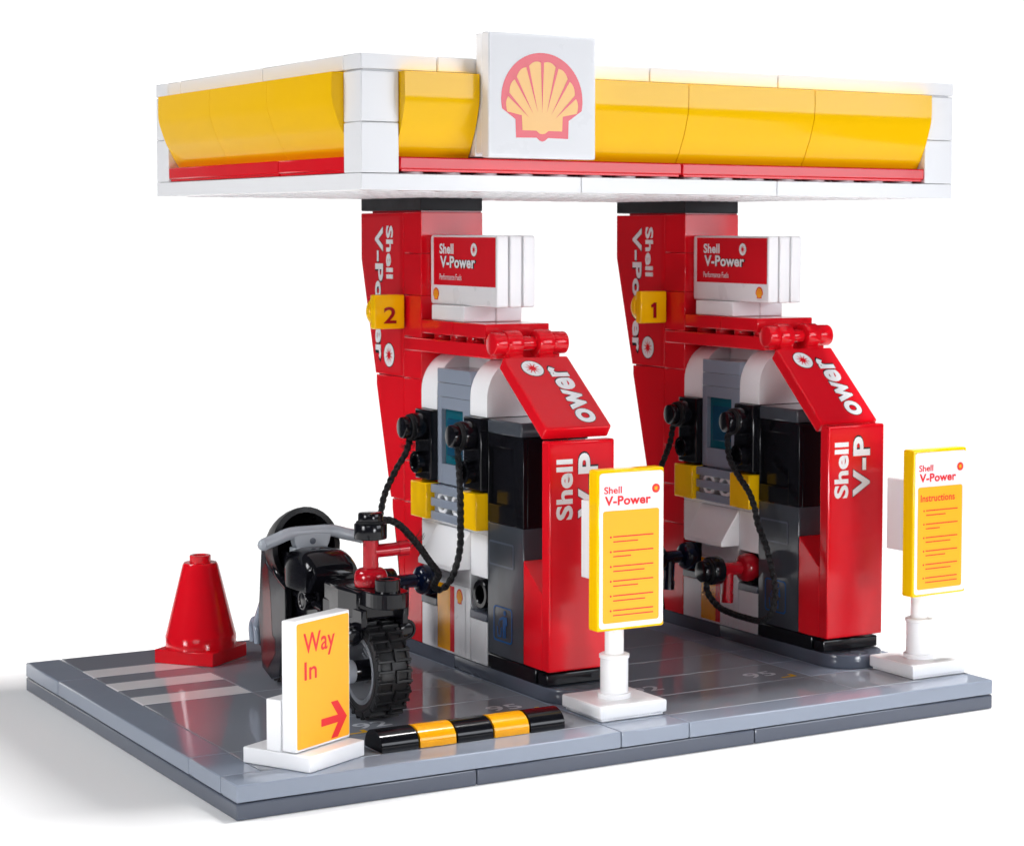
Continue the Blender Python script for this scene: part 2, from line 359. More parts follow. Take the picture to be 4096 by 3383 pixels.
# ================================================================== pumps
def pump(x0, P0, P1):
    """the toy fuel pump; x0 = its left face; P0/P1 (y, z) ends of the tilted front board"""
    p = thing('fuel_pump', '', 'fuel pump', (x0+1, 7.5, 1.2), 'toy fuel pumps')
    X, X2 = x0, x0+2
    def bx(name, mat, a, b, c, d, e, f, bev=.03, par=p): return MB().box(X+a, X+b, c, d, e+.004, f-.004, bev).build(name, mat, par)
    bx('plinth', BLACK, 0, 2, 4.35, 7, 1.2, 1.6); bx('plinth', BLACK, .06, 2, 3.85, 4.35, 1.2, 1.52)
    bx('plinth', BLACK, .5, 2, 7, 11, 1.2, 1.6)
    cab = bx('bin_cabinet', CG, 0, 2, 5, 7, 1.6, 5.2)
    u, v = Vector((0, -1, 0)), Vector((0, 0, 1)); nr = Vector((-1, 0, 0))
    o = Vector((X-.004, 7, 0))
    MB().rect(o+nr*.002, u, v, .12, 1.5, 4.05, 4.72, .06).build('bin_flap', PDG, cab)
    MB().rect(o+nr*.006, u, v, .17, 1.45, 4.10, 4.67, .05).build('bin_flap', CG, cab)
    # litter pictogram
    mm = MB(); oo = o+nr*.004
    A, B = rrect(.38, 1.42, 2.02, 2.98, .12), rrect(.42, 1.38, 2.06, 2.94, .10)
    vs1 = [mm.bm.verts.new(oo+u*a+v*b) for a, b in A]; vs2 = [mm.bm.verts.new(oo+u*a+v*b) for a, b in B]
    for i in range(len(A)): j = (i+1) % len(A); mm.bm.faces.new((vs1[i], vs1[j], vs2[j], vs2[i]))
    mm.poly(oo, u, v, circ(1.0, 2.82, .075, 14)); mm.poly(oo, u, v, [(.9, 2.72), (1.12, 2.72), (1.15, 2.5), (1.08, 2.48), (1.06, 2.6), (1.06, 2.14), (1.0, 2.14), (.99, 2.4), (.97, 2.4), (.96, 2.14), (.9, 2.14)])
    mm.poly(oo, u, v, [(.9, 2.72), (.9, 2.64), (.72, 2.58), (.70, 2.63)])
    mm.poly(oo, u, v, [(.58, 2.42), (.62, 2.42), (.65, 2.16), (.61, 2.16)]); mm.poly(oo, u, v, [(.8, 2.42), (.84, 2.42), (.81, 2.16), (.77, 2.16)]); mm.poly(oo, u, v, [(.62, 2.18), (.8, 2.18), (.8, 2.14), (.62, 2.14)])
    for a, b in ((.66, 2.5), (.72, 2.46), (.69, 2.55)): mm.poly(oo, u, v, circ(a, b, .02, 8))
    mm.build('litter_symbol', PB, cab)
    kb = MB()
    kb.box(X+.14, X2, 5, 7, 5.204, 7.596, .02)
    for c, d, e, f in ((5.0, 5.55, 5.204, 7.596), (6.94, 7.0, 5.204, 7.596)): kb.box(X, X+.16, c, d, e, f, .02, gap=.008)
    for e, f in ((5.204, 5.70), (7.26, 7.596)): kb.box(X+.002, X+.16, 5.5, 6.97, e, f, .02)
    kb.build('dark_locker', BLACK, p)
    bx('locker_cap', CG, -.01, 2, 5.1, 7, 7.6, 8.0, .05)
    # white and grey tower
    def arch(y0, y1):
        pts = [(X+.005, 8.01), (X+.005, 8.5)]
        pts += [(X+1.0-.995*cos(pi/2*i/10), 8.5+1.09*sin(pi/2*i/10)) for i in range(1, 11)] + [(X+1.99, 9.59), (X+1.99, 8.01)]
        b = MB().prism([(a, c) for a, c in pts], 'y', y0+.01, y1-.01, 0, smooth=True); return b.build('curved_brick', WHITE, p, sharp=25)
    arch(7, 8); arch(10, 11)
    bx('rear_brick', WHITE, 1, 2, 8, 10, 8, 9.59)
    bx('tower_plate', LG, 0, 1, 8, 10, 8.8, 9.2, .02); bx('tower_plate', LG, 0, 1, 8, 10, 8.4, 8.8, .02)
    fr = MB().box(X, X+1, 9.74, 10, 5.95, 8.396, .02).box(X, X+1, 8, 8.46, 5.95, 8.396, .02)
    fr.box(X+.004, X+1, 8.44, 9.76, 8.06, 8.396, .015).box(X+.004, X+1, 8.44, 9.76, 5.95, 6.52, .015)
    fb = fr.build('display_frame', LG, p)
    MB().box(X+.14, X+.5, 8.4, 9.8, 6.45, 8.1, .02).build('display_screen', TEAL, fb)
    MB().box(X+.10, X+.16, 8.62, 9.6, 6.75, 7.8, .02).build('display_screen', plastic('teal_panel', (.006, .06, .12), .2), fb)
    for y in (7, 10):
        hp = bx('hose_plate', BLACK, -.22, 2, y, y+1, 6.0, 8.0, .04)
        c = Vector((X-.22, y+.5, 7.5))
        MB().cyl(c, nr, .40, .36, .04).build('reel', BLACK, hp)
        MB().cyl(c+nr*.3, nr, .31, .37, .05).build('reel_stud', BLACK, hp)
        mm = MB()
        for k in range(2): mm.tube([c+nr*(.36+.05*k)+Vector((0, .335*cos(a), .335*sin(a))) for a in [2*pi*i/24 for i in range(25)]], .045, 8, False)
        mm.build('cord_knot', ROPE, hp)
        MB().ring(c+Vector((0, 0, -1)), nr, .31, .20, .26, .2).build('hollow_stud', BLACK, hp)
        bx('price_tile', YEL, -.36, .1, y, y+1, 4.93, 5.95, .03)
        bx('side_brick', WHITE, 0, 2, y, y+1, 3.6, 4.8, .02)
        bx('side_brick', WHITE, 0, 2, y, y+1, 1.2, 2.42, .02)
        bx('holder_ledge', DG, -.03, 1, y, y+1, 2.42, 2.64, .02)
        hb = bx('nozzle_holder', BLACK, .45, 2, y, y+1, 2.64, 3.6, .02)
        MB().ring((X+.45, y+.5, 3.12), nr, .40, .25, .42, .4).build('holder_ring', BLACK, hb)
    gr = MB().box(X+.3, X+1, 8, 10, 4.93, 5.95, .02)
    for e in (4.93, 5.31, 5.69): gr.box(X-.22, X+.02, 8.0, 10.0, e, e+.24, .02)
    for y in (8.0, 9.72): gr.box(X-.10, X+.35, y, y+.28, 4.95, 5.93, .02)
    g = gr.build('grille', LG, p)
    sm = MB()
    for y in (8.55, 9.42): sm.ring((X+.28, y, 5.44), nr, .33, .2, .42, .3)
    sm.build('grille_stud', WHITE, g)
    bx('white_plate', WHITE, 0, 2, 7, 11, 4.8, 4.93, .015)
    MB().prism([(X+.01, 4.79), (X-.62, 3.86), (X-.62, 3.72), (X+.5, 3.72), (X+.5, 4.79)], 'y', 8.01, 9.99, .025).build('receipt_slope', WHITE, p)
    bx('centre_brick', WHITE, 0, 2, 8, 10, 3.2, 3.72, .02)
    cb = bx('centre_brick', WHITE, 0, 2, 8, 10, 1.2, 3.2, .02)
    o = Vector((X-.004, 10, 0))
    MB().rect(o, u, v, .02, 1.72, 1.27, 3.17, .05).build('stripe_sticker', PW, cb)
    MB().rect(o+nr*.005, u, v, .02, .80, 1.27, 3.14).build('yellow_stripe', ORA, cb)
    MB().rect(o+nr*.005, u, v, .80, 1.06, 1.27, 3.12).build('red_stripe', PR, cb)
    emblem(cb, o+nr*.006+u*1.38+v*2.86, u, v, nr, .205, .82, PRB, PY)
    bx('core', BLACK, .6, 2, 7.0, 11, 1.62, 8.0, .01)
    # red nose
    MB().prism([(4.01, 1.61), (4.99, 1.61), (4.99, 4.38), (4.01, 3.6)], 'x', X+.006, X2-.006, .025).build('nose_slope', DRED if False else RED, p)
    fp = bx('front_board', RED, 0, 2, 3.63, 4.03, 1.6, 7.64, .05)
    u, v, nr = Vector((1, 0, 0)), Vector((0, 0, 1)), Vector((0, -1, 0)); o = Vector((X, 3.63+.004, 0))
    MB().rect(o, u, v, .12, 1.9, 1.7, 7.54, .06).build('name_sticker', PR, fp)
    up_, lf = Vector((0, 0, 1)), Vector((-1, 0, 0))
    for nm, mt, bold, k in (('lettering_outline', PK, .055, .004), ('lettering', PW, .035, .008)):
        if nm == 'lettering':
            mm = MB(); text(mm, 'Shell', o+nr*k+u*.72+v*5.58, up_, lf, 1.58, .50, bold, .035); mm.build(nm, mt, fp)
        mm = MB(); text(mm, 'V-P', o+nr*k+u*1.48+v*5.60, up_, lf, 1.70, .60, bold, .035); mm.build(nm, mt, fp)
    # tilted board on a hinge
    P0, P1 = Vector((X, *P0)), Vector((X, *P1)); d = (P1-P0); Ln = d.length; d.normalize(); nn = Vector((0, d.z, -d.y)); 
    if nn.y > 0: nn = -nn
    Mx = Matrix((Vector((1, 0, 0)), d, nn)).transposed().to_4x4(); Mx.translation = P0
    tp = MB().box(0, 2, 0, Ln, -.38, 0, .045, M=Mx).build('tilted_board', RED, p)
    u, v = Vector((1, 0, 0)), -d; o = P0+nn*.001
    MB().rect(o, u, v, .1, 1.9, -Ln+.1, -.1, .06).build('name_sticker', PR, tp)
    burst(tp, o+nn*.004+u*.69-v*(-.51)*-1, u, v, nn, .31)
    for nm, mt, bold, k in (('lettering_outline', PK, .055, .004), ('lettering', PW, .035, .008)):
        mm = MB(); text(mm, 'ower', o+nn*k+u*1.68-v*2.74, -d, lf, 2.28, .56, bold, .035); mm.build(nm, mt, tp)
    # arm
    ar = MB().box(X-.008, X2, 6.75, 12.1, 9.6, 9.99, .03, gap=0)
    for y in range(7, 11): ar.cyl((X+.5, y+.5, 9.98), (0, 0, 1), .3, .15, .02); ar.cyl((X+1.5, y+.5, 9.98), (0, 0, 1), .3, .15, .02)
    ab = ar.build('arm_plate', RED, p)
    bx('arm_tile', RED, 0, 2, 9.05, 11, 10.13, 10.53, .03); bx('arm_tile', RED, 0, 2, 7.1, 9.05, 10.13, 10.53, .03)
    hy, hz = 6.55, 10.02
    hg = MB()
    for a, b, r in ((-.12, .30, .31), (.66, 1.24, .19), (1.66, 2.14, .31)): hg.cyl((X+a, hy, hz), (1, 0, 0), r, b-a, .04)
    hg.box(X, X+.3, 6.5, 7.0, 9.62, 9.98, .04).box(X+1.68, X2, 6.5, 7.0, 9.62, 9.98, .04)
    hg.build('hinge', RED, ab)
    kn = MB()
    for a, b in ((.24, .72), (1.2, 1.68)):
        kn.cyl((X+a, hy, hz), (1, 0, 0), .36, b-a, .05)
        kn.box(a, b, -.32, .25, -.36, -.06, .04, M=Mx)
    kn.build('hinge_knuckle', RED, tp)
    return p
pa = pump(10, (6.13, 9.69), (3.78, 7.95)); pa['label'] = 'red and white toy fuel pump behind the motorcycle, tilted front board overhanging its red panel'
pb = pump(19, (6.18, 9.69), (3.95, 7.70)); pb['label'] = 'red and white toy fuel pump in shade under the far right of the canopy'

# ================================================================== lamp boards on the arms
def billboard(x0, badge_y):
    b = thing('pump_sign', '', 'sign', (x0+1, 9, 10.53), 'white signs on the pump arms')
    X = x0+.3
    for k in range(3): MB().box(X+.41*k, X+.41*(k+1)-.02, 7, 11, 10.97, 12.93, .06).build('board', WHITE, b)
    MB().box(x0+.1, x0+1.12, 8.55, 10.55, 10.53, 10.97, .03).build('foot', WHITE, b); MB().box(x0+1.12, x0+1.95, 8.55, 10.55, 10.53, 10.97, .03).build('foot', WHITE, b)
    u, v, nr = Vector((0, -1, 0)), Vector((0, 0, 1)), Vector((-1, 0, 0)); o = Vector((X, 11, 10.97))-Vector((0, 0, 0))
    o = o+nr*(-.004)
    MB().rect(o, u, v, .05, 3.95, .05, 1.92, .06).build('sticker', PW, b)
    MB().rect(o+nr*.004, u, v, .22, 3.78+.15, .55, 1.90).build('red_field', PR, b)
    for nm, mt, bold, k in (('lettering_outline', PK, .055, .008), ('lettering', PW, .03, .012)):
        mm = MB()
        if nm == 'lettering':
            text(mm, 'Shell', o+nr*k+u*.60+v*1.43, u, v, .86, .29, bold, .03)
            text(mm, 'Performance Fuels', o+nr*k+u*.60+v*.70, u, v, 1.34, .17, 0.0)
        text(mm, 'V-Power', o+nr*k+u*.64+v*1.04, u, v, 2.12, .33, bold, .03)
        mm.build(nm, mt, b)
    burst(b, o+nr*.008+u*2.68+v*1.56, u, v, nr, .18)
    emblem(b, o+nr*.008+u*badge_y+v*.27, u, v, nr, .165, 1.0, PRB, PY)
    return b
ba = billboard(10, .37); ba['label'] = 'white sign above the left pump, shell badge at the far end of its red field'
bb = billboard(19, 3.55); bb['label'] = 'white sign above the right pump, shell badge at the near end under its red field'

# ================================================================== number signs on the pillars
def number_sign(x0, digit):
    s = thing('number_sign', 'yellow number sign reading %s on the side of a red pillar' % digit, 'number sign', (x0-.5, 12.3, 10.72), 'yellow pump number signs')
    MB().box(x0-1.04, x0-.06, 11.9, 12.22, 10.22, 11.21, .05).build('number_tile', YEL, s)
    MB().cyl((x0-.58, 12.21, 10.72), (0, 1, 0), .49, .22, .02).build('round_stud', YEL, s)
    MB().lathe((x0-.28, 12.75, 10.72), (1, 0, 0), [(0, 0), (.3, 0), (.38, .06), (.38, .2), (.28, .27), (0, .275)]).build('mounting', RED, s)
    MB().box(x0-.7, x0-.1, 12.5, 12.9, 10.55, 10.9, .05).build('mounting', RED, s)
    mm = MB(); w = .40 if digit == '2' else .26
    
    if digit == '2': text(mm, digit, (x0-.54-w/2, 11.9-.004, 10.38), (1, 0, 0), (0, 0, 1), w, .48, .02)
    else: mm.poly((x0-.66, 11.9-.004, 10.38), (1, 0, 0), (0, 0, 1), [(.09, 0), (.21, 0), (.21, .48), (.12, .48), (0, .40), (.03, .31), (.09, .35)])
    mm.build('digit', DRED, s)
    return s
number_sign(10, '2'); number_sign(19, '1')

# ================================================================== nozzles and hoses
def nozzle(mat, M, label, group):
    """tap shaped nozzle; local +z leaves its seat, spout along local -x"""
    o = M.translation.copy()
    nz = thing('fuel_nozzle', label, 'fuel nozzle', o, group)
    MB().lathe((0, 0, 0), (0, 0, 1), [(0, 0), (.41, 0), (.42, .04), (.42, .27), (.38, .38), (.29, .44), (.2, .455)], 36, M).tube([(0, 0, .4), (0, 0, 1.2)], .195, 20, M=M).tube([(0, 0, .86), (-.55, 0, .88), (-.8, 0, .9)], .17, 18, M=M).tube([(-.72, 0, .893), (-.98, 0, .907)], .192, 18, M=M).build('tap_body', mat, nz)
    cp = MB().cyl((0, 0, 1.18), (0, 0, 1), .415, .40, .035, M=M).build('cap', BLACK, nz)
    MB().cyl((0, 0, 1.56), (0, 0, 1), .315, .29, .045, M=M).build('cap_stud', BLACK, cp)
    mm = MB(); mm.tube([M @ Vector((.335*cos(a), .335*sin(a), 1.60)) for a in [2*pi*i/24 for i in range(25)]], .035, 8, False)
    mm.build('cord_knot', ROPE, cp)
    return nz
def frame(o, z, x):
    z = Vector(z).normalized(); x = Vector(x); x = (x-x.dot(z)*z).normalized(); y = z.cross(x)
    m_ = Matrix((x, y, z)).transposed().to_4x4(); m_.translation = Vector(o); return m_
NG = 'toy fuel nozzles'
nozzle(BLUE, frame((10.03, 10.5, 3.12), (-1, 0, 0), (0, 0, 1)), 'dark blue nozzle plugged into the left pump behind the motorcycle', NG)
a = radians(-8)
nozzle(TAP, frame((5.5, 4.78, 4.13), (0, 0, 1), (-cos(a), -sin(a), 0)), 'red nozzle with black cap standing upright on the motorcycle tail', NG)
nozzle(BLUE, frame((19.03, 10.5, 3.12), (-1, 0, 0), (0, 0, 1)), 'dark blue nozzle plugged into the right pump, half hidden by the front price board', NG)
nozzle(TAP, frame((19.15, 7.5, 3.15), (-1, 0, 0), (0, 0, 1)), 'red nozzle plugged into the right pump with its spout hanging down', NG)

def spline(P, n=12):
    P = [Vector(p) for p in P]; out = []
    for i in range(len(P)-1):
        a, b, c, d = P[max(i-1, 0)], P[i], P[i+1], P[min(i+2, len(P)-1)]
        for k in range(n):
            t_ = k/n
            out.append(.5*((2*b)+(c-a)*t_+(2*a-5*b+4*c-d)*t_*t_+(3*b-a-3*c+d)*t_**3))
    return out+[P[-1]]
def hose(pts, label, fray=()):
    C = spline(pts, 10); Q = [C[0]]; step = .045                     # even steps along the curve
    for p in C[1:]:
        while (p-Q[-1]).length > step: Q.append(Q[-1]+(p-Q[-1]).normalized()*step)
    n_ = len(Q); mm = MB(); T = [(Q[min(i+1, n_-1)]-Q[max(i-1, 0)]).normalized() for i in range(n_)]
    fr = []; a = T[0].orthogonal().normalized()
    for i in range(n_):
        a = (a-a.dot(T[i])*T[i]).normalized(); fr.append((a.copy(), T[i].cross(a)))
    for s_ in range(4):
        line = []
        for i in range(n_):
            sg = 1 if s_ < 2 else -1
            ph = sg*i*step/.42*2*pi + s_*pi
            line.append(Q[i]+(fr[i][0]*cos(ph)+fr[i][1]*sin(ph))*.05)
        mm.tube(line, .05, 7)
    rnd = random.Random(len(pts))
    for f in fray:
        c = min(range(n_), key=lambda i: (Q[i]-Vector(f)).length)
        for k in range(26):
            i = max(0, min(n_-1, c+rnd.randint(-4, 4))); d = Vector((rnd.uniform(-1, 1), rnd.uniform(-1, 1), rnd.uniform(-1, 1))).normalized()
            d = (d-.3*T[i]).normalized(); L_ = rnd.uniform(.15, .27)
            mm.tube([Q[i]+d*.08, Q[i]+d*(.08+L_*.6)+T[i]*rnd.uniform(-.05, .05), Q[i]+d*(.08+L_)+Vector((0, 0, .03))], [.010, .007, .003], 4)
    o = mm.build('hose', ROPE, None, pts[0])
    tag(o, label, 'hose', 'black cord hoses')
A2 = [(9.42, 7.48, 7.2), (9.3, 7.36, 7.1), (9.25, 7.19, 6.56), (9.15, 6.93, 5.89), (9.1, 6.83, 5.2), (9.0, 6.64, 4.71), (8.9, 6.6, 4.27), (8.7, 6.51, 3.88), (8.5, 6.5, 3.62), (8.3, 6.56, 3.52), (8.1, 6.43, 3.66), (8.0, 6.08, 3.89), (7.9, 5.77, 4.11), (7.6, 5.69, 4.46), (7.3, 5.61, 4.83), (6.9, 5.4, 5.22), (6.6, 5.31, 5.49), (6.3, 5.22, 5.66), (6.0, 5.05, 5.72), (5.83, 4.85, 5.73)]
A1 = [(9.42, 10.52, 7.2), (9.4, 10.55, 7.11), (9.25, 10.45, 6.8), (8.95, 10.42, 6.38), (8.7, 10.49, 5.87), (8.5, 10.37, 5.53), (8.35, 10.22, 5.19), (8.2, 10.12, 4.88), (8.1, 10.04, 4.35), (8.12, 10.1, 3.7), (8.3, 10.3, 3.1), (8.43, 10.5, 2.8)]
B2 = [(18.42, 7.5, 7.2), (18.4, 7.72, 7.1), (18.38, 7.7, 6.79), (18.35, 7.54, 6.38), (18.3, 7.02, 5.96), (18.25, 6.43, 5.56), (18.2, 6.06, 5.15), (18.15, 5.81, 4.68), (18.1, 5.34, 4.12), (18.05, 4.98, 3.55), (18.0, 4.72, 2.97), (17.95, 4.72, 2.48), (17.9, 4.89, 2.17), (17.85, 5.24, 2.0), (17.75, 5.74, 2.01), (17.65, 6.32, 2.06), (17.55, 6.92, 2.19), (17.5, 7.37, 2.5), (17.52, 7.52, 2.84)]
B1 = [(18.42, 10.52, 7.2), (18.45, 10.77, 7.1), (18.3, 10.7, 6.62), (18.0, 10.52, 6.21), (17.8, 10.44, 5.88), (17.6, 10.37, 5.28), (17.4, 10.29, 4.64), (17.3, 10.29, 3.9), (17.35, 10.4, 3.2), (17.43, 10.5, 2.8)]
hose(A2, 'black cord hose from the left pump to the red nozzle on the motorcycle', [(9.28, 7.3, 6.9), (7.15, 5.55, 4.98)])
hose(A1, 'black cord hose from the left pump dropping behind the red nozzle cap', [(9.32, 10.5, 6.95)])
hose(B2, 'black cord hose looping low to the red nozzle of the right pump', [(17.5, 7.45, 2.6)])
hose(B1, 'black cord hose of the right pump vanishing behind the front price board')

# ================================================================== canopy
cn = thing('canopy', 'long white flat canopy with curved yellow panels and red trim on two pillars', 'canopy', (13, 9, 14))
for x0, x1 in ((4, 10), (10, 16), (16, 22)):
    MB().box(x0, x1, 2, 16, 14.0, 14.395, .02).build('bottom_plate', WHITE, cn)
    MB().box(max(x0, 5), min(x1, 21), 3, 15, 16.85, 17.1, .02).build('roof_plate', WHITE, cn)
rg = MB()
for i in range(17):
    for j in range(13): rg.lathe((5+i, 3+j, 14.005), (0, 0, -1), [(.31, 0), (.31, .022), (.40, .022), (.40, 0)], 24)
ro = rg.build('underside_tubes', WHITE, cn); ro['kind'] = 'stuff'
for x, y in ((4, 2), (21, 2), (4, 15), (21, 15)):
    for z in (14.4, 15.6): MB().box(x, x+1, y, y+1, z+.004, z+1.196, .03).build('corner_brick', WHITE, cn)
MB().box(4.96, 21.04, 2.96, 15.04, 14.4, 16.76, .02).build('core', WHITE, cn)
for x0, x1 in ((4, 6), (6, 12), (12, 16), (16, 22)): MB().box(x0, x1, 2, 3, 16.83, 17.2, .03).build('top_tile', WHITE, cn)
for y0, y1 in ((3, 8), (8, 14), (14, 15)): MB().box(4, 5, y0, y1, 16.83, 17.2, .03).build('top_tile', WHITE, cn)
MB().box(4, 22, 15, 16, 16.83, 17.2, .03).build('top_tile', WHITE, cn); MB().box(21, 22, 3, 15, 16.83, 17.2, .03).build('top_tile', WHITE, cn)
MB().box(4.1, 21.9, 2.1, 15.9, 16.772, 16.84, .01).build('top_tile_rim', WHITE, cn)
for x0, x1 in ((5, 13), (13, 21)): MB().box(x0, x1, 2, 3, 14.50, 14.8, .035).box(x0+.06, x1-.06, 2.04, 3, 14.45, 14.51, .01).build('trim_tile', RED, cn)
for y0, y1 in ((3, 7), (7, 15)): MB().box(4, 5, y0, y1, 14.47, 14.8, .035).box(4.04, 5, y0+.06, y1-.06, 14.41, 14.48, .01).build('trim_tile', RED, cn)
st = MB()
for i in range(5, 21): st.cyl((i+.5, 2.42, 14.39), (0, 0, 1), .3, .1, .01, 20)
st.build('stud_row', WHITE, cn)
prof = [(-.28, 16.80), (-.29, 16.42), (-.27, 16.1), (-.18, 15.8), (-.07, 15.5), (.05, 15.27), (.18, 15.02), (.32, 14.81), (.95, 14.81), (.95, 16.80)]
def smoothp(pr):
    c = spline([(a, b, 0) for a, b in pr[:8]], 4); return [(p.x, p.y) for p in c]+pr[8:]
PF = smoothp(prof)
for x0, x1 in ((5, 7), (9, 13), (13, 17), (17, 21)):
    MB().prism([(2+a, z) for a, z in PF], 'x', x0+.011, x1-.011, 0, smooth=True).build('curved_panel', YEL, cn, sharp=50)
for y0, y1 in ((3, 7), (7, 11), (11, 15)):
    MB().prism([(4+a, z) for a, z in PF], 'y', y0+.006, y1-.006, 0, smooth=True).build('curved_panel', YEL, cn, sharp=50)

# the shell sign on the canopy edge
sg = thing('shell_sign', 'square white sign with red and yellow shell emblem on the canopy edge', 'sign', (8.5, 1.5, 14.8))
MB().box(7, 10, 1.3, 1.66, 14.8, 17.8, .04).build('board', WHITE, sg)
MB().box(7.02, 8, 1.66, 2.0, 14.9, 17.78, .03).box(8, 9.98, 1.66, 2.0, 14.9, 17.78, .03).build('backing', WHITE, sg)
MB().prism([(2.0, 14.84), (2.95, 14.84), (2.95, 16.6), (2.0, 16.6)], 'x', 7.02, 9.0, .02).build('bracket', WHITE, sg)
MB().rect((7, 1.3+.003, 14.8), (1, 0, 0), (0, 0, 1), .1, 2.9, .1, 2.9, .06).build('sticker', PW, sg)
emblem(sg, (8.48, 1.298, 16.13), (1, 0, 0), (0, 0, 1), (0, -1, 0), 1.0)

# ================================================================== price boards
def price_board(x, rot, head, label):
    b = thing('price_board', label, 'sign', (x+1, 2, .8), 'yellow framed price boards')
    cx = x+1
    MB().box(x, x+2, 1.02, 2.98, .87, 1.2, .05).box(x+.08, x+1.92, 1.1, 2.9, .81, .88, .01).build('foot', WHITE, b)
    MB().lathe((cx, 2, 1.2), (0, 0, 1), [(.43, 0), (.43, .12), (.36, .13), (.36, 1.0), (.39, 1.02), (.39, 1.1), (.35, 1.12), (.25, 1.12), (.25, .6)]).build('socket', WHITE, b)
    MB().cyl((cx, 2, 1.25), (0, 0, 1), .245, 2.2, .03).build('pole', WHITE, b)
    Mx = Matrix.Translation((cx, 2, 0)) @ Matrix.Rotation(radians(rot), 4, 'Z')
    q = Mx.to_3x3()
    MB().box(-1, 1, -.80, -.34, 3.06, 7.12, .06, M=Mx).build('panel', YEL, b)
    MB().box(-.5, .5, -.34, .86, 4.2, 6.2, .03, M=Mx).build('back_block', WHITE, b)
    MB().box(-.4, .4, -.34, .3, 3.1, 4.2, .03, M=Mx).build('pole_clip', WHITE, b)
    o = Mx @ Vector((-1, -.80+.006, 3.06)); u = q @ Vector((1, 0, 0)); v = Vector((0, 0, 1)); nr = q @ Vector((0, -1, 0))
    MB().rect(o, u, v, .07, 1.96, .07, 3.98, .09).build('sticker', PW, b)
    MB().rect(o+nr*.004, u, v, .17, 1.83, .2, 3.03, .07).build('yellow_field', PY, b)
    mm = MB(); k = nr*.008
    text(mm, 'Shell', o+k+u*.2+v*3.46, u, v, .52, .18, .02)
    text(mm, 'V-Power', o+k+u*.22+v*3.16, u, v, 1.36, .24, .03)
    if head: text(mm, 'Instructions', o+k+u*.27+v*2.62, u, v, 1.27, .2, .02)
    for i, w in enumerate((.62, .44, .78, .62, .80, 1.0)):
        z = 2.36-.372*i
        mm.rect(o+k, u, v, .47, 1.66, z, z+.032); mm.rect(o+k, u, v, .47, .47+1.19*w, z-.125, z-.095); mm.poly(o+k, u, v, circ(.40, z+.01, .028, 10))
    mm.build('lettering', PRB, b)
    burst(b, o+nr*.006+u*1.73+v*3.53, u, v, nr, .115, PRB, PY, None)
    return b
price_board(10, 0, False, 'yellow framed price board without heading, in front of the left pump')
price_board(20, 3, True, 'yellow framed price board headed Instructions at the right edge of the base')

# ================================================================== way in sign
Mx = Matrix.Translation((1.83, .15, .8)) @ Matrix.Rotation(radians(27.3), 4, 'Z')
wi = thing('direction_sign', 'yellow Way In sign with red arrow on a white foot at the front corner', 'sign', (2.29, 1.48, .8))
MB().box(0, 2.0, 0, 2.0, .005, .38, .03, M=Mx).build('foot', WHITE, wi)
MB().box(0, 2.0, .42, .84, .40, 3.42, .04, M=Mx).build('panel', WHITE, wi)
MB().box(0, 2.0, .86, 1.3, .38, 1.58, .03, M=Mx).build('back_brick', WHITE, wi)
q = Mx.to_3x3(); o = Mx @ Vector((0, .42+.006, .40)); u = q @ Vector((1, 0, 0)); v = Vector((0, 0, 1)); nr = q @ Vector((0, -1, 0))
MB().rect(o, u, v, .06, 1.95, .06, 2.95, .06).build('sticker', PY, wi)
mm = MB(); k = nr*.005
text(mm, 'Way', o+k+u*.30+v*2.08, u, v, 1.13, .62, .012)
text(mm, 'In', o+k+u*.33+v*1.62, u, v, .44, .42, .012)
mm.poly(o+k, u, v, [(.92, .44), (.92, .62), (1.52, .62), (1.27, .96), (1.52, .96), (1.86, .53), (1.52, .10), (1.27, .10), (1.52, .44)])
mm.build('lettering', PRB, wi)

# ================================================================== traffic cone
co = thing('traffic_cone', 'red toy traffic cone on a square foot at the back left of the base', 'traffic cone', (4.425, 13.9, .8))
Mc = Matrix.Translation((4.425, 13.9, .8)) @ Matrix.Rotation(radians(38.3), 4, 'Z')
MB().box(-.95, .95, -.95, .95, .005, .4, .03, M=Mc).build('foot', RED, co)
MB().lathe((4.425, 13.9, 1.2), (0, 0, 1), [(0, 0), (1.0, 0), (1.0, .34), (.985, .36), (.50, 2.34), (.46, 2.4), (0, 2.4)], 32).build('cone_body', RED, co)
MB().ring((4.425, 13.9, 3.59), (0, 0, 1), .30, .19, .22, .1).build('stud', RED, co)

# ================================================================== speed bump
sb = thing('speed_bump', 'low black and yellow striped speed bump along the front edge', 'speed bump', (6.5, 1.5, .8))
pr = [(1.02, .81), (1.02, .92)]+[(1.5-.48*cos(a), .92+.36*sin(a)) for a in [pi*i/14 for i in range(1, 14)]]+[(1.98, .92), (1.98, .81)]
for i in range(5):
    MB().prism(pr, 'x', 4+i+.025, 5+i-.025, 0, smooth=True).build('bump_piece', ORA if i % 2 else BLACK, sb, sharp=35)

